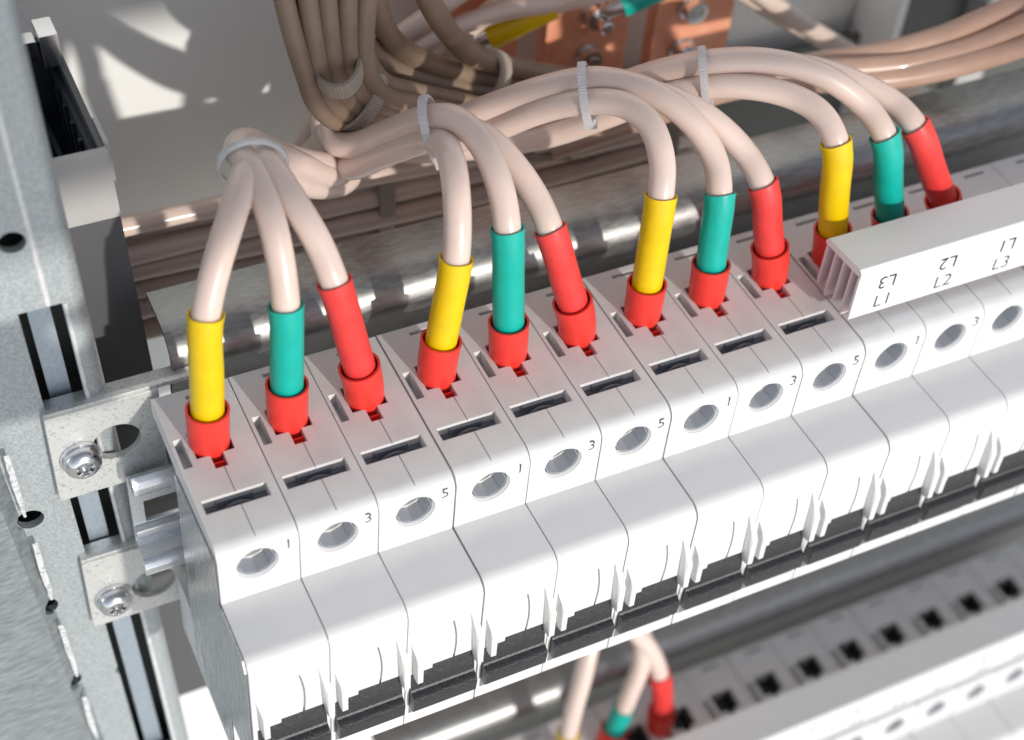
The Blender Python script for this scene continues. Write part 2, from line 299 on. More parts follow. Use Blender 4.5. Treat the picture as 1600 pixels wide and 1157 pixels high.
# an unseen bar added in front of and above the row: its shade lies on the cable arches
bm = bmesh.new(); prism(bm, strip_profile([(-432, 149), (-418, 149), (-418, 206), (-432, 206)], 2.0), -500, 800)
tag(finish('shade_crossbar', bm, 'panel'), 'steel bar added in front of the cabinet, out of view and shading the cable arches', 'crossbar')

# an unseen plate added in the sun's path: it shades the upright, and its hole lets a round spot of sun through
o0 = Vector((-19.5, 4, 15.5)) + sdir * 158
bm = bmesh.new(); box(bm, -260, 12.5, -1, 1, -15, 14)
fb = finish('shadow_plate', bm, 'bracket', origin=None); fb.location = o0 * S
c = cutter(lathe, [(0, -5), (4.0, -5), (4.0, 5), (0, 5)], (6.5, 0, 5.0), (0, 1, 0), 32); c.location = o0 * S
boolean(fb, [c])
tag(fb, 'flat zinc plate with one round hole, added to cast shade, out of view in front of the upright', 'bracket')

# ------------------------------------------------------------------ circuit breaker
W = 17.8
def make_pole_mesh():
    prof = [(0, 0), (-42.4, 0)] + arc(-42.4, -3.5, 3.5, 90, 180, 7)[1:] + [(-45.9, -16.9), (-59.4, -16.7)] + \
           [(-59.4 + 3.5 * math.cos(R(a)), -20.2 + 3.5 * math.sin(R(a))) for a in (90, 105, 120, 135, 150, 165, 180)] + \
           [(-62.9, -61.5), (-62.2, -62.2), (-45.9, -62.2), (-45.9, -78.6), (-42.4, -82), (-4, -82), (-4, -60), (-17, -60), (-17, -5.2), (0, -4.2)]
    bm = bmesh.new(); prism(bm, prof, 0.13, W - 0.13)
    o = finish('pole_housing', bm, 'housing')
    cs = [cutter(box, 4.3, 12.7, -20.0, -12.3, -14, 2),            # cable entry
          cutter(box, 7.2, 10.0, -24.0, -19.0, -5, 2),             # its front notch
          cutter(box, 1.0, 2.9, -21.7, -13.3, -4.2, 2),            # side recess
          cutter(box, 1.55, 15.6, -35.0, -31.3, -4.6, 2),          # test slot
          cutter(box, 7.4, 13.9, -2.9, -1.9, -2.5, 2),             # rear slit
          cutter(box, 8.95, 9.1, -31.4, -23.9, -0.35, 2),          # mould seams
          cutter(box, 8.95, 9.1, -44.6, -34.9, -0.35, 2),
          cutter(lathe, [(0, 0), (4.6, 0), (4.6, 2.2), (4.25, 2.8), (4.25, 6.9), (3.5, 7.0), (3.5, 12), (0, 12)], (8.5, -48.0, -6.7), (0, 1, 0), 28),
          cutter(box, 1.1, 6.6, -68, -54.5, -57.5, -41.6),         # lever opening, stepped upper edge
          cutter(box, 6.5, 16.7, -68, -54.6, -57.6, -40.2)]
    # curved slit beside the lever drum
    pts = [(10.9, -25.8), (11.5, -29), (11.85, -32), (11.95, -35), (11.8, -38.2), (11.6, -40.6)]
    def slit(bm):
        a = [(x - 0.18 - 0.06 * i / 5, z) for i, (x, z) in enumerate(pts)] + [(x + 0.18 + 0.06 * i / 5, z) for i, (x, z) in list(enumerate(pts))[::-1]]
        f = [bm.verts.new((x, -64, z)) for x, z in a]; b = [bm.verts.new((x, -61.6, z)) for x, z in a]
        n = len(a)
        for i in range(n): bm.faces.new((f[i], f[(i + 1) % n], b[(i + 1) % n], b[i]))
        bm.faces.new(f[::-1]); bm.faces.new(b)
    cs.append(cutter(slit))
    boolean(o, cs)
    me = o.data; bpy.data.objects.remove(o)
    me.polygons.foreach_set('use_smooth', [True] * len(me.polygons)); me.set_sharp_from_angle(angle=R(25))
    return me
POLE = make_pole_mesh()
def part_mesh(fn, m, smooth=None):
    bm = bmesh.new(); fn(bm); o = finish('p', bm, m, smooth=smooth); me = o.data; bpy.data.objects.remove(o); return me
def _clamp(bm):                                    # dark cage seen through the cable entry and the slot
    box(bm, 4.0, 13.0, -20.3, -12.0, -13.0, -4.6)
    box(bm, 4.35, 6.0, -19.9, -12.4, -5.2, -1.2); box(bm, 11.0, 12.65, -19.9, -12.4, -5.2, -1.2)
def _slotpart(bm):
    prism(bm, [(-31.5, -4.7), (-34.8, -4.7), (-34.8, -3.4), (-31.5, -2.6)], 1.7, 15.5)
    box(bm, 4.6, 12.4, -32.2, -31.4, -3.4, -0.9)
    box(bm, 3.1, 14.2, -32.5, -32.2, -3.5, -2.6); 
    tube(bm, [Vector((8.8 + 4.0 * math.cos(a), -33.2, -5.0 + 3.7 * math.sin(a))) for a in [R(20 + 14 * i) for i in range(11)]], 0.35, 8)
def _tscrew(bm):
    lathe(bm, [(0, -2.0), (3.4, -2.0), (3.4, -0.4), (3.1, 0), (0, 0)], (8.5, -39.4, -6.7), (0, -1, 0), 24)
    for s in (-1, 1):
        box(bm, 8.5 - 2.6, 8.5 + 2.6, -40.0, -39.2, -6.7 + s * 1.5 - 1.0, -6.7 + s * 1.5 + 1.0)
def _shaft(bm):                                    # faceted sleeve round the screw
    tube(bm, [Vector((8.5, -45.1, -6.7)), Vector((8.5, -41.2, -6.7))], 4.2, 8, wall=0.12)
def _tab(bm):  # red piece standing for the boot's reflection in the notch
    box(bm, 7.3, 9.9, -23.8, -22.2, -5, -1.6); box(bm, 7.3, 9.9, -22.1, -21.6, -5, -0.9)
def _lever(bm):
    prism(bm, [(-56, -40.6), (-62.3, -40.6), (-63.2, -43.5), (-63.5, -46.9), (-63.8, -47.4), (-64.9, -47.8), (-65.5, -48.3),
               (-65.6, -49.0), (-65.3, -53.0), (-64.9, -53.4), (-60, -54.4), (-56, -54.4)], 1.15, 16.75)
def skew(bm):
    for v in bm.verts: v.co.x += 1.5 * min(1.0, max(0.0, (-25.0 - v.co.z) / 9.0)) ** 1.3
def _rib_a(bm):                                    # rib with a kinked outer edge
    prism(bm, [(-62, -25.0), (-62.95, -25.3), (-64.4, -30.0), (-65.3, -33.6), (-65.5, -42.4), (-62, -43.6)], 15.0, 16.35); skew(bm)
def _rib_b(bm):
    prism(bm, [(-62, -29.2), (-62.95, -29.5), (-64.6, -32.4), (-65.2, -34.4), (-65.4, -42.0), (-62, -43.2)], 0.4, 1.7); skew(bm)
PM = dict(clamp=part_mesh(_clamp, 'black'), slot=part_mesh(_slotpart, 'clamp'), screw=part_mesh(_tscrew, 'screw', 30), lever=part_mesh(_lever, 'lever', 25),
          shaft=part_mesh(_shaft, 'shaft'), tab=part_mesh(_tab, 'boot'), ra=part_mesh(_rib_a, 'rib'), rb=part_mesh(_rib_b, 'rib'))
DIG = {}
for d in '135':
    me = text_mesh(d, 4.3); me.materials.append(M['ink']); DIG[d] = me
def add(name, me, parent, loc=(0, 0, 0), rot=(0, 0, 0)):
    o = bpy.data.objects.new(name, me); link(o, parent); o.location = Vector(loc) * S; o.rotation_euler = rot; return o
def breaker(x0, z0, label, group, tab=False):
    t = thing('circuit_breaker', label, 'circuit breaker', (x0, 0, z0), group)
    for i in range(3):
        dz = random.uniform(-0.06, 0.06); dy = random.uniform(-0.08, 0.08)
        p = add('pole_housing', POLE, t, (W * i + (1 - i) * 0.07, dy, dz))
        add('terminal_clamp', PM['clamp'], p); add('slot_insert', PM['slot'], p); add('terminal_screw', PM['screw'], p); add('screw_shaft', PM['shaft'], p)
        if tab: add('red_reflection_tab', PM['tab'], p)
        lv = add('switch_lever', PM['lever'], p, (0, random.uniform(-.15, .15), random.uniform(-.15, .15)))
        add('rib', PM['ra'], p); add('rib', PM['rb'], p)
        add('pole_number', DIG['135'[i]], p, (15.35, -45.93, -3.6), (R(90), 0, 0))
    return t
G1 = 'three-pole circuit breakers in the upper row'
LAB = ['white three-pole circuit breaker at the left end of the upper row, beside the zinc bracket',
       'white three-pole circuit breaker second from the left in the upper row',
       'white three-pole circuit breaker in the upper row just left of the lettered cover strip',
       'white three-pole circuit breaker of the upper row under the lettered cover strip',
       'white three-pole circuit breaker of the upper row at the right edge of the photo']
UB = [breaker(3 * W * i, 0, LAB[i], G1, True) for i in range(5)]
bm = bmesh.new(); prism(bm, [(-17.4, -6), (-44.5, -3.5), (-45.2, -17.3), (-60.5, -17.4), (-62.0, -20), (-62.0, -61), (-46, -61), (-45, -77), (-17.4, -77)], -0.22, 0.06)
finish('side_plate', bm, 'side', UB[0])
Z2, X2 = -214.0, 83.0
LAB2 = ['white three-pole circuit breaker of the lower row holding the lower yellow, green and red cables',
        'white three-pole circuit breaker of the lower row, first one right of the lower cables',
        'white three-pole circuit breaker of the lower row, second one right of the lower cables',
        'white three-pole circuit breaker of the lower row, third one right of the lower cables',
        'white three-pole circuit breaker of the lower row at the right edge of the photo']
for i in range(5): breaker(X2 + 3 * W * i, Z2, LAB2[i], 'three-pole circuit breakers in the lower row')

# ------------------------------------------------------------------ busbar cover strips
def cover_strip(x0, x1, z0, label, letters, yc=-31):
    t = thing('busbar_cover', label, 'cover strip', (x0, yc, z0))
    L = x1 - x0
    def P(fn, name, m): bm = bmesh.new(); fn(bm); return finish(name, bm, m, t)
    P(lambda b: prism(b, [(7.0, 14.2), (6.4, 14.9), (-6.4, 16.0), (-7.3, 15.2), (-7.4, 14.0), (6.9, 13.2)], 0, L), 'top_plate', 'cover')
    P(lambda b: prism(b, [(-7.3, 14.05), (-7.5, 1.0), (-7.4, 0.6), (-6.7, 0.6), (-6.5, 13.8)], 0, L), 'front_plate', 'cover')
    for i in range(4):
        y = -3.9 + 3.4 * i
        P(lambda b: prism(b, [(y - .35, 13.6), (y - .35, -0.6 + (i % 2) * 1.2), (y + .35, -0.6 + (i % 2) * 1.2), (y + .35, 13.6)], 0.25, L), 'fin', 'fin')
    for s, x, z, inv in letters:
        me = text_mesh(s, 5.6, 0.0); me.materials.append(M['ink'])
        add('lettering', me, t, (x - x0, -7.52 + (z - z0 - 8) * 0.004, z - z0), (R(90), R(180) if inv else 0, 0))
    return t
LET = []
for n, (a, b) in enumerate((('L1', 'L3'), ('L2', 'L2'), ('L3', 'L1'), ('L1', 'L3'), ('L2', 'L2'))):
    LET += [(a, 167.6 + 17.8 * n, 6.3, False), (b, 167.3 + 17.8 * n, 12.7, True)]
cover_strip(158.6, 330, 2.2, 'white ribbed busbar cover strip lettered L1, L2, L3 on the upper row', LET)
LET = []
for n in range(9): LET += [('L' + '123'[n % 3], X2 + 3 * W + 8 + 17.8 * n, Z2 + 6.5, False), ('L' + '321'[n % 3], X2 + 3 * W + 8 + 17.8 * n, Z2 + 12.9, True)]
cover_strip(X2 + 3 * W - 2, 380, Z2 + 2.2, 'blurred white busbar cover strip along the lower row', LET, -36)

# ------------------------------------------------------------------ galvanised support profiles behind both rows
def support(z0, x0, x1, label):
    line = [(19.0, 9.5), (10.5, 9.6), (8.5, 9.3)] + [(8.2 - 6.2 * math.sin(R(a)), 2.9 + 6.2 * math.cos(R(a))) for a in (12, 28, 44, 60, 76, 90, 104, 118)] + [(3.6, -3.0), (5.0, -8.0), (5.0, -24.0)]
    line = [(y + 3.2, z) for y, z in line]
    bm = bmesh.new(); prism(bm, strip_profile(line, 1.2), x0, x1)
    o = finish('support_profile', bm, 'zinc_rail', smooth=40, origin=(x0, 10, z0)) if False else None
    bmesh.ops.translate(bm, verts=bm.verts, vec=(0, 0, z0))
    return tag(finish('support_profile', bm, 'zinc_rail', smooth=40), label, 'metal profile', 'galvanised profiles behind the breaker rows')
support(0, 6.8, 380, 'shiny galvanised profile with rounded edge running behind the upper breaker row')
support(Z2, 60, 480, 'dark blurred galvanised profile with rounded edge behind the lower breaker row')

# ------------------------------------------------------------------ DIN rail with punched slots
prof = strip_profile([(-5.9, -17.4), (-6.9, -18.2), (-7.4, -19.6), (-7.3, -21.2), (-6.6, -22.3), (-5.4, -22.7), (-1.2, -22.9), (-0.3, -23.3), (0, -24.2), (0, -45.6), (-0.3, -46.6), (-1.2, -47.0),
                      (-5.4, -47.3), (-6.6, -47.7), (-7.3, -48.8), (-7.4, -50.4), (-6.9, -51.8), (-5.9, -52.6)], 1.0)
bm = bmesh.new(); prism(bm, prof, -7.6, 300)
rail = finish('mounting_rail', bm, 'din', smooth=50)
boolean(rail, [cutter(box, x, x + 11, -3, 3, -40.5, -33.0) for x in (-4.6, 20.0)])
tag(rail, 'polished zinc mounting rail end with punched slot, clamped between the two brackets', 'rail')
bm = bmesh.new()
prism(bm, strip_profile([(-0.6, -41.4), (-1.7, -42.0), (-2.0, -43.2), (-1.7, -44.4), (-0.6, -45.0)], 0.6), -7.4, 60)
o = finish('rail_bead', bm, 'din', rail, smooth=30)

def bracket(z_top, z_bot, x0, screw, hole, label):
    t = thing('rail_bracket', label, 'bracket', (x0, 0, z_bot))
    o0 = Vector((x0, 0, z_bot))
    bm = bmesh.new()
    v = box(bm, x0, 2.5, 1.2, 3.0, z_bot, z_top)
    bmesh.ops.translate(bm, verts=bm.verts, vec=-o0)
    pl = finish('plate', bm, 'bracket', t)
    c = cutter(lathe, [(0, 0), (5.5, 0), (5.5, 8), (0, 8)], Vector((hole[0], -2, hole[1])) - o0, (0, 1, 0), 36); 
    bpy.context.view_layer.update()
    c.location = o0 * S
    boolean(pl, [c])
    bm = bmesh.new()
    prism(bm, strip_profile([(2.0, z_top + .1), (3.2, z_top + 0.2), (6.5, z_top - 0.1)], 1.2), x0 + .1, 12)     # folded top edge
    finish('folded_edge', bm, 'bracket', t, origin=None).location = -o0 * S
    sc = (screw[0], 1.1, screw[1])
    bm = bmesh.new()
    lathe(bm, [(0, 0.02), (4.7, 0.02), (4.7, 0.9), (0, 0.9)], sc, (0, -1, 0), 32)
    w = finish('washer', bm, 'bolt', t, 30); w.location = -o0 * S
    bm = bmesh.new()
    lathe(bm, [(0, 0.9), (4.2, 0.9), (4.25, 2.2), (3.9, 3.1), (3.1, 3.75), (2.3, 4.05), (2.05, 4.05), (1.9, 2.6), (0, 2.4)], sc, (0, -1, 0), 32)
    h = finish('screw_head', bm, 'bolt', t, 35); h.location = -o0 * S
    bm = bmesh.new()                                                # recess lobes
    for k in range(6):
        a = R(60 * k)
        lathe(bm, [(0, 2.45), (0.5, 2.45), (0.5, 3.85), (0.3, 3.95), (0, 3.95)], (sc[0] + 1.75 * math.cos(a), sc[1], sc[2] + 1.75 * math.sin(a)), (0, -1, 0), 8)
    r = finish('recess', bm, 'bolt', h)
    return t
bracket(1.2, -26.4, -22.6, (-16.4, -13.4), (-8.0, -12.0), 'upper speckled zinc bracket with round hole and bright screw')
bracket(-51.8, -77.6, -20.8, (-14.8, -67.6), (-4.6, -67.4), 'lower speckled zinc bracket with round hole and bright screw')

# ------------------------------------------------------------------ perforated upright at the left
tilt = -0.048
UP = thing('upright', 'galvanised steel upright with long slot, ridge and round holes at the left edge', 'upright', (-8, 4, -160))
def upx(x, z): return x + tilt * z
def tilt_obj(o):
    for v in o.data.vertices: v.co.x += tilt * v.co.z
    o.location = -Vector((-8, 4, -160)) * S; o.parent = UP
YF = 4.0
bm = bmesh.new()
prof = [(-150, YF), (-10.6, YF)] + [(-10.6 + 3.0 * math.sin(R(a)), YF + 3.0 - 3.0 * math.cos(R(a))) for a in (15, 30, 45, 60, 75, 90)] + [(-7.6, 34), (-9.4, 34), (-9.4, 8.2), (-11.0, 6.0), (-150, 6.0)]
a = [bm.verts.new((x, y, -260)) for x, y in prof]; b = [bm.verts.new((x, y, 190)) for x, y in prof]
for i in range(len(prof)): bm.faces.new((a[i], a[(i + 1) % len(prof)], b[(i + 1) % len(prof)], b[i]))
bm.faces.new(a[::-1]); bm.faces.new(b)
web = finish('web', bm, 'zinc', smooth=30)
cs = [cutter(box, -21.6, -12.6, 0, 12, -150, 31)]
for x, z, r in ((-19.0, 50, 2.7), (-20.0, -104, 2.4), (-17.5, 118, 2.7)):
    cs.append(cutter(lathe, [(0, 0), (r, 0), (r, 12), (0, 12)], (x, 0, z), (0, 1, 0), 24))
for z in (-33, -67, -101, -135):
    cs.append(cutter(lathe, [(0, 0), (3.1, 0), (3.1, 12), (0, 12)], (-31.2 if z > -50 else -34.0, 0, z), (0, 1, 0), 24))
boolean(web, cs); web.data.materials.clear(); web.data.materials.append(M['zinc']); tilt_obj(web)
bm = bmesh.new(); box(bm, -19.6, -14.9, 7.6, 8.6, -170, 36); o = finish('slot_strip', bm, 'blue_zinc'); tilt_obj(o)
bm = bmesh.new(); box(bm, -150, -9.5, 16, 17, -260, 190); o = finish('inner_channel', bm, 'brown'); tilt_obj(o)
bm = bmesh.new(); tube(bm, [Vector((-15.4, YF + 0.25, z)) for z in (31.5, 60, 100, 190)], 0.75, 12); o = finish('ridge', bm, 'ridge', smooth=40); tilt_obj(o)
bm = bmesh.new(); tube(bm, [Vector((-12.1, YF + 0.1, z)) for z in (-260, -160, -60, 20, 31)], 0.6, 10); o = finish('ridge', bm, 'ridge', smooth=40); tilt_obj(o)
bm = bmesh.new()
prism(bm, strip_profile([(0, 0), (1, 0)], 1), 0, 1); bm.clear()
# scuffed raised lip in the lower left corner
pr = [(-150, 1.0), (-34.5, 1.0), (-29.5, 1.6), (-26.5, YF - 0.02), (-150, YF - 0.02)]
a = [bm.verts.new((x, y, -260)) for x, y in pr]; b = [bm.verts.new((x + (8 if x > -100 else 0) * -1, y, 8)) for x, y in pr]
for i in range(len(pr)): bm.faces.new((a[i], a[(i + 1) % 5], b[(i + 1) % 5], b[i]))
bm.faces.new(a[::-1]); bm.faces.new(b)
lip = finish('scuffed_lip', bm, 'zinc_rough')
boolean(lip, [cutter(lathe, [(0, 0), (3.1, 0), (3.1, 14), (0, 14)], (-31.4 - 0.0 * z, -2, z), (0, 1, 0), 24) for z in (-33, -67, -101)])
lip.data.materials.clear(); lip.data.materials.append(M['zinc_rough']); tilt_obj(lip)
for za, zb in ((-6, -28), (-38, -61), (-72, -96), (-106, -128)):
    bm = bmesh.new()
    n = 10; line = [Vector((-32.0 + random.uniform(-.15, .15), 1.05, za + (zb - za) * i / n)) for i in range(n + 1)]
    tube(bm, line, [0.3 + 0.5 * math.sin(math.pi * min(i / n * 0.9 + 0.15, 1)) ** 0.5 * random.uniform(.75, 1) for i in range(n + 1)], 10)
    for v in bm.verts: v.co.y = 1.0 + (v.co.y - 1.05) * 0.12
    o = finish('scuff_mark', bm, 'seam', smooth=40); tilt_obj(o)

# ------------------------------------------------------------------ cable duct standing behind the upright
DU = thing('cable_duct', 'grey open-topped cable duct with dark inside, standing behind the left upright', 'cable duct', (-8, 40, -120))
def duct(name, m, x0, x1, y0, y1, z0, z1):
    bm = bmesh.new(); box(bm, x0, x1, y0, y1, z0, z1)
    for v in bm.verts: v.co.x += -0.055 * (v.co.z - 50) * 1.0
    bmesh.ops.translate(bm, verts=bm.verts, vec=(8, -40, 120)); return finish(name, bm, m, DU)
duct('front_wall', 'duct_shaded', -40, 3.0, 25, 26.4, -160, 32)  # shaded part of the front, darkened by colour
duct('sunlit_top', 'duct', -40, 3.1, 24.6, 26.4, 32, 50)  # lighter piece painted as the sunlit top of the same front
duct('side_wall', 'duct_shaded', 1.6, 3.0, 26.4, 66, -160, 50)
duct('back_wall', 'duct_in', -40, 1.6, 64, 66, -160, 52)
duct('lining', 'duct_in', 0.3, 1.55, 26.5, 64, -158, 46)
duct('lining', 'duct_in', -40, 0.3, 26.45, 27.5, -158, 49)
duct('floor', 'duct_in', -40, 0.3, 27.5, 64, -20, -18)
for i in range(5): duct('inner_rib', 'duct_in', -0.6, 0.3, 31 + 6.4 * i, 32.0 + 6.4 * i, -100, 44)
for i in range(2): duct('inner_rail', 'duct_in', -4.4 - 3.2 * i, -3.4 - 3.2 * i, 27.5, 64, 30, 33)
duct('corner_clip', 'bolt', -1.5, 2.5, 57, 64, 50, 58); duct('corner_clip', 'bolt', -5.5, -2.0, 60, 64, 50, 55)
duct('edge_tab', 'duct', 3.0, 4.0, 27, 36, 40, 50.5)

# ------------------------------------------------------------------ cables with sleeves and boots
COLN = {'Y': 'yellow', 'G': 'green', 'R': 'red'}
PLACE = {'1': 'at the left end of the upper row', '2': 'in the second breaker of the upper row', '3': 'beside the lettered cover strip', '4': 'behind the lettered cover strip'}
def cable(line, col, label, group, r=3.05, parent=None, sleeve=True, zb=0.0):
    t = thing('cable', label, 'cable', line[0], group); o0 = line[0]
    L = [p - o0 for p in line]
    bm = bmesh.new(); tube(bm, L, r, 20); finish('insulation', bm, 'wire' if sleeve else 'wire_shaded', t, 60)
    if sleeve:
        # sleeve runs from just above the housing to the given point
        acc = 0; k0 = k1 = kb = None
        for i in range(1, len(L)):
            z = L[i].z + o0.z - zb
            if k0 is None and z > -1.5: k0 = i
            if kb is None and z > 9.2: kb = i
            if k1 is None and z > sleeve: k1 = i
        seg = L[k0:k1 + 1]
        n = len(seg)
        rad = [3.62 + 0.04 * math.sin(i * 0.5) * (i / n) + (0.22 if i >= n - 1 else 0.10 if i == n - 2 else 0) for i in range(n)]
        bm = bmesh.new(); ro, ri, tt = tube(bm, seg, rad, 26, wall=0.5); ph = random.uniform(0, 6); am = random.uniform(.1, .35)
        for rg in (ro[-1], ri[-1]):
            for k, v in enumerate(rg): v.co += tt * (am * math.sin(2 * math.pi * k / 26 + ph) + .08 * math.sin(6 * math.pi * k / 26 + ph * 2))
        finish('marker_sleeve', bm, col, t, 60)
        bt = L[max(k0 - 3, 0):kb + 1]; n = len(bt)
        ecc = random.uniform(-.1, .1)
        rad = [4.35 + 0.32 * i / (n - 1) + (0.08 if i == n - 1 else 0) for i in range(n)]
        bm = bmesh.new(); tube(bm, bt, rad, 28, wall=0.55); finish('insulating_boot', bm, 'boot', t, 60)
    return t
for key in ('Y1', 'G1', 'R1', 'Y2', 'G2', 'R2', 'Y3', 'G3', 'R3', 'Y4', 'G4', 'R4'):
    pts = PATHS[key]
    line = spline([pts[0], pts[1], tuple(pts[1][i] * .5 + pts[2][i] * .5 + (0.6 if i == 2 else 0) for i in range(3))] + pts[2:], 12)
    line = smooth_line(line, 6)
    c = COLN[key[0]]
    cable(line, c, 'cream cable, %s sleeve, red boot, %s' % (c, PLACE[key[1]]), 'sleeved cables of the upper row', sleeve=pts[2][2])

# plain cables arriving from the right, out of the next breakers
for n, w in (('F1', 'upper'), ('F2', 'lower'), ('F3', 'hindmost')):
    cable(smooth_line(spline(PATHS[n], 8), 4), None, '%s of the three cream cables sweeping in from the upper right corner' % w, 'cables from the upper right', 3.05, sleeve=None)

# ------------------------------------------------------------------ cable ties
def tie(center, axis, ra, rb, label, tail=True, rot=0.0, group='clear cable ties on the cable groups', band=1.0, m='tie'):
    t = thing('cable_tie', label, 'cable tie', center, group)
    ax = Vector(axis).normalized(); u = ax.cross(Vector((0, 0, 1))).normalized(); v = u.cross(ax)
    n = 130
    bm = bmesh.new(); rings = []
    for k in range(n):
        a = 2 * math.pi * k / n
        c = u * math.cos(a) * ra + v * math.sin(a) * rb; nr = (u * math.cos(a) * rb + v * math.sin(a) * ra).normalized()
        rings.append([bm.verts.new(c + nr * dx * (1.0 if k % 2 else 0.84) + ax * dy) for dx, dy in ((0, -band), (0.8, -band * .9), (0.9, 0), (0.8, band * .9), (0, band))])
    for k in range(n):
        A, B = rings[k], rings[(k + 1) % n]
        for j in range(5): bm.faces.new((A[j], A[(j + 1) % 5], B[(j + 1) % 5], B[j]))
    finish('band', bm, m, t, 25)
    if tail:
        a = R(rot); c = u * math.cos(a) * (ra + 1) + v * math.sin(a) * (rb + 1); nr = (u * math.cos(a) + v * math.sin(a)).normalized(); tg = nr.cross(ax)
        bm = bmesh.new(); vs = box(bm, -2.0, 2.0, -1.5, 1.5, -1.6, 1.6)
        for q in vs: q.co = c + tg * q.co.x + ax * q.co.y + nr * q.co.z
        finish('tie_head', bm, m, t)
        bm = bmesh.new(); vs = box(bm, 0, 5.0, -1.0, 1.0, 0.2, 1.2)
        for q in vs: q.co = c + (tg * 0.4 + nr).normalized() * q.co.x + ax * q.co.y + tg * q.co.z
        finish('tail', bm, m, t)
    return t
tie((28.6, 7.5, 52.6), (0.15, 0.85, -0.15), 6.6, 5.0, 'clear cable tie around the leftmost cable group', tail=False, group=None)
tie((71.6, 13.5, 45.6), (-0.9, 0.5, -0.35), 5.4, 7.2, 'clear cable tie with a short tail around the second cable group', rot=-95)
tie((109.5, 13.0, 45.6), (-0.9, 0.5, -0.25), 5.2, 7.0, 'clear cable tie around the third cable group, above the white breakers', rot=-80)
tie((142.0, 13.5, 41.8), (-0.9, 0.5, -0.25), 5.2, 7.0, 'clear cable tie around the rightmost arching cable group', rot=-70)

# ------------------------------------------------------------------ cables behind the rows
def plain(name_label, pts, r, m, group, per=8):
    L = smooth_line(spline(pts, per), 3); t0 = L[0]
    bm = bmesh.new(); tube(bm, [p - t0 for p in L], r, 14)
    o = finish('cable', bm, m, smooth=60); o.location = t0 * S
    return tag(o, name_label, 'cable', group)
ORD = ['topmost', 'second', 'third', 'fourth', 'fifth', 'sixth', 'seventh', 'eighth', 'ninth', 'tenth', 'eleventh', 'bottom']
for j in range(12):
    y = 50 + (j % 2) * 4.6; z = 4.5 - j * 3.3
    pts = [(-60 + 60 * i, y + 1.2 * math.sin(i * 1.3 + j * 2.1), z + 0.7 * math.sin(i * 0.9 + j * 1.7) - 0.032 * max(0, 60 * i - 60)) for i in range(4)] + [(158, y + 2, z - 5.0), (176 + j * .7, y + 12, z - 16), (184 + j * .7, y + 20, z - 60), (186 + j * .7, y + 22, z - 160)]
    plain('%s cable of the horizontal beige bundle behind the galvanised profile' % ORD[j], pts, 2.7, 'wire', 'horizontal cable bundle behind the profile')
for x, z, w in ((76, -9, 'under the cable bend'), (161, -14, 'near the copper bars')):
    tie((x, 56, z), (1, 0, 0), 8.5, 19, 'nylon cable tie holding the horizontal bundle %s' % w, tail=False, group='ties on the horizontal bundle', band=2.2, m='tie_old')
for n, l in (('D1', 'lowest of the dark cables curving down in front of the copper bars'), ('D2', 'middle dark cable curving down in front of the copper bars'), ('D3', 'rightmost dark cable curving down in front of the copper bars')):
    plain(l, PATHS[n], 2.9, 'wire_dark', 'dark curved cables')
tie((107, 57, 20.5), (0.75, 0.1, -0.45), 6.0, 6.5, 'nylon cable tie on the dark curved cables', tail=False, group=None, band=2.0, m='tie_old')
for n, l in (('E1', 'diagonal cream cable running up to the green sleeve at the top edge'), ('E2', 'sunlit diagonal cable ending in the lug under the yellow sleeve'),
             ('E3', 'hindmost diagonal cable behind the hanging bundle'), ('E4', 'short steep cable in front of the leftmost copper bar'),
             ('H1', 'sunlit cable falling diagonally at the upper right'), ('H2', 'second sunlit cable falling diagonally at the upper right')):
    plain(l, PATHS[n], 2.6, 'wire_old', 'loose cables near the copper bars')
# hanging bundle at the top (cables that only show their length between ceiling and bend)
for j in range(10):  # cream cables whose shade is put into a brown colour
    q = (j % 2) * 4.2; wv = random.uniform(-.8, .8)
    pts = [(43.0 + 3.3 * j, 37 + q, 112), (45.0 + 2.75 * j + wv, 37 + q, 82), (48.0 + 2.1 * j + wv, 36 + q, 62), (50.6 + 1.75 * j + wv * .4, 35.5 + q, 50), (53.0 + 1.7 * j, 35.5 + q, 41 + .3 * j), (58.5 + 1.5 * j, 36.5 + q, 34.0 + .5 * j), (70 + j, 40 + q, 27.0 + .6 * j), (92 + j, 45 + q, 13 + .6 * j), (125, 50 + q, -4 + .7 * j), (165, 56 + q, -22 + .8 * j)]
    plain('shade-browned cable of the bundle hanging from the top edge, %s' % ['leftmost', 'second from left', 'third from left', 'fourth from left', 'fifth from left', 'sixth from left', 'seventh from left', 'eighth from left', 'second from right', 'rightmost'][j], pts, 2.35, 'wire_dark', 'hanging cable bundle')
tie((58.6, 37.7, 50.0), (0.2, -0.05, -1), 10.6, 5.0, 'cable tie low on the hanging bundle', tail=True, rot=200, group=None, band=2.0, m='tie_old')
tie((64.2, 38.2, 37.6), (0.72, 0.1, -0.6), 5.0, 7.6, 'lower cable tie where the hanging bundle bends right', tail=False, group=None, band=2.0, m='tie_old')

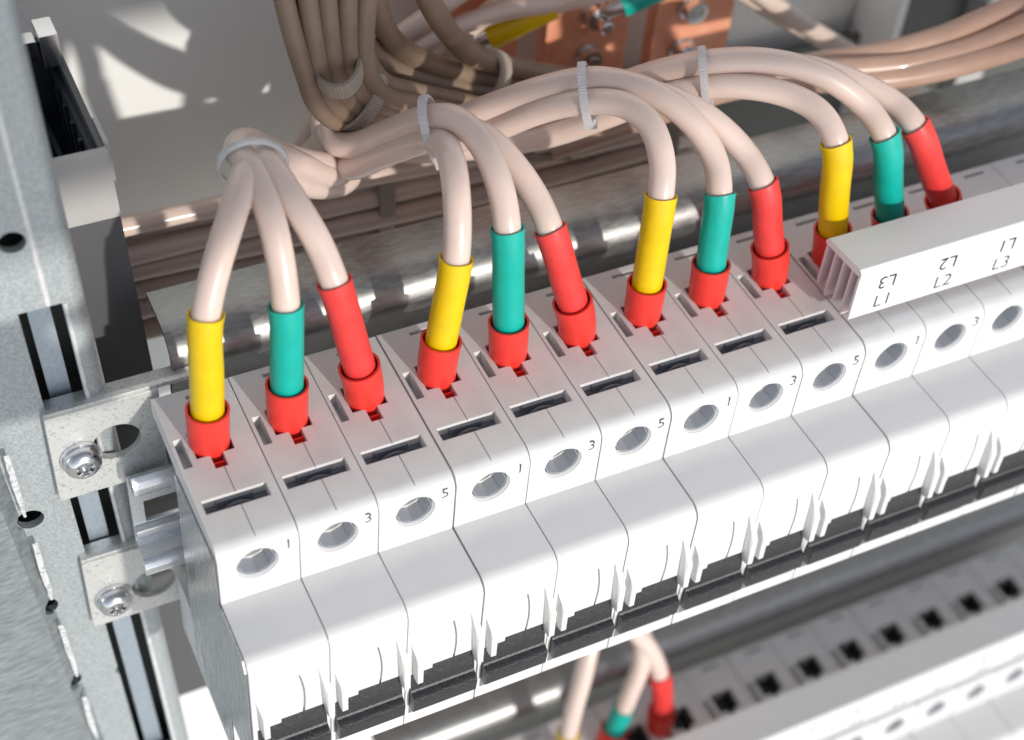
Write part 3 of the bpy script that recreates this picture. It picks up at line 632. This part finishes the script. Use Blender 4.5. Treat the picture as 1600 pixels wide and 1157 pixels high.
# ------------------------------------------------------------------ copper busbars with bolts
def busbar(x0, x1, y, label, bolts):
    t = thing('copper_busbar', label, 'busbar', (x0, y, -90), 'copper busbars')
    bm = bmesh.new(); box(bm, 0, x1 - x0, 0, 5, 0, 210); finish('bar', bm, 'copper', t)
    for bx, bz, ln in bolts:
        c = (bx - x0, 0, bz + 90)
        bm = bmesh.new(); lathe(bm, [(0, 0.03), (4.2, 0.03), (4.2, 1.2), (3.6, 1.3), (3.6, 4.4), (2.0, 4.5), (2.0, ln), (1.6, ln + .4), (0, ln + .4)], c, (0, -1, 0), 12)
        finish('bolt', bm, 'bolt', t, 30)
busbar(103.5, 129.5, 84, 'leftmost copper busbar, mostly behind the dark cables', [(117, 12, 9), (111, -6, 6)])
busbar(138.5, 165, 84, 'middle copper busbar with the bolted lug', [(152.5, 12.5, 9), (152, -2, 4)])
busbar(174, 200.5, 84, 'rightmost copper busbar with small bolts', [(185, 7, 4), (184, -7.5, 8), (190, 28, 5)])
def lug(p0, p1, col, label):
    p0, p1 = Vector(p0), Vector(p1); t = thing('cable_lug', label, 'cable lug', p0); d = (p1 - p0).normalized(); Ln = (p1 - p0).length
    bm = bmesh.new(); tube(bm, [d * (Ln * .28), d * (Ln * .5), d * (Ln * .75), d * Ln], 3.9, 18); finish('marker_sleeve', bm, col, t, 50)
    bm = bmesh.new(); tube(bm, [d * Ln * .9, d * Ln * 1.25, d * Ln * 2.6], 3.0, 16); finish('insulation', bm, 'wire', t, 50)
    bm = bmesh.new(); tube(bm, [d * Ln * .02, d * Ln * .1, d * Ln * .3], [1.2, 2.6, 2.8], 14); finish('barrel', bm, 'bolt', t, 50)
lug((110, 78, 14), (133, 73, 26), 'yellow', 'cable lug with yellow sleeve bolted to the leftmost copper busbar')
lug((151, 78, 16), (172, 74, 25), 'green', 'cable lug with green sleeve at the top edge, on the middle copper busbar')

bm = bmesh.new(); box(bm, 150, 560, 98, 100, -420, -31)  # dark sheet in place of shade on the back panel
tag(finish('shade_sheet', bm, 'brown'), 'dark painted plate low behind the right-hand cable arches', 'plate')
# ------------------------------------------------------------------ right-hand cabinet post and far strip
PO = thing('cabinet_post', 'dark painted cabinet post with a galvanised strip at the upper right', 'post', (268, 80, -200))
for nm, m, x0, x1, y0, y1 in (('post_body', 'brown', 0, 150, 6, 24), ('post_strip', 'duct', 27, 38, 0, 6), ('post_edge', 'panel', -3, 0, 4, 24)):
    bm = bmesh.new(); box(bm, x0, x1, y0, y1, 0, 330)
    finish(nm, bm, m, PO)
for z in (150, 185, 128):
    bm = bmesh.new(); lathe(bm, [(0, 0), (4, 0), (3.6, 2.4), (0, 2.6)], (31, 0, z), (0, -1, 0), 16); finish('post_screw', bm, 'bolt', PO, 30)

# ------------------------------------------------------------------ cables of the lower row
LOW = {'yellow': [(91.5, -16, -220), (91.5, -16, -211), (93, -15, -180), (98, -10, -164), (104, 0, -152), (96, 20, -150), (80, 45, -158)],
       'green': [(109.3, -16, -220), (109.3, -16, -211), (114, -15, -186), (118, -12, -168), (116, -2, -150), (104, 18, -147), (86, 45, -155)],
       'red': [(154.0, -16, -220), (154.0, -16, -211), (151, -15, -186), (144, -12, -164), (132, -4, -149), (116, 16, -145), (96, 45, -152)]}
LOW['green'] = [(p[0] + 25, p[1], p[2]) for p in LOW['green']]
LOW['yellow'] = [(p[0] + 25, p[1], p[2]) for p in LOW['yellow']]
for c, pts in LOW.items():
    cable(smooth_line(spline(pts, 12), 4), c, 'blurred cream cable with %s sleeve plugged into the lower row' % c, 'sleeved cables of the lower row', sleeve=33.0 if c == 'red' else 20.0, zb=Z2)
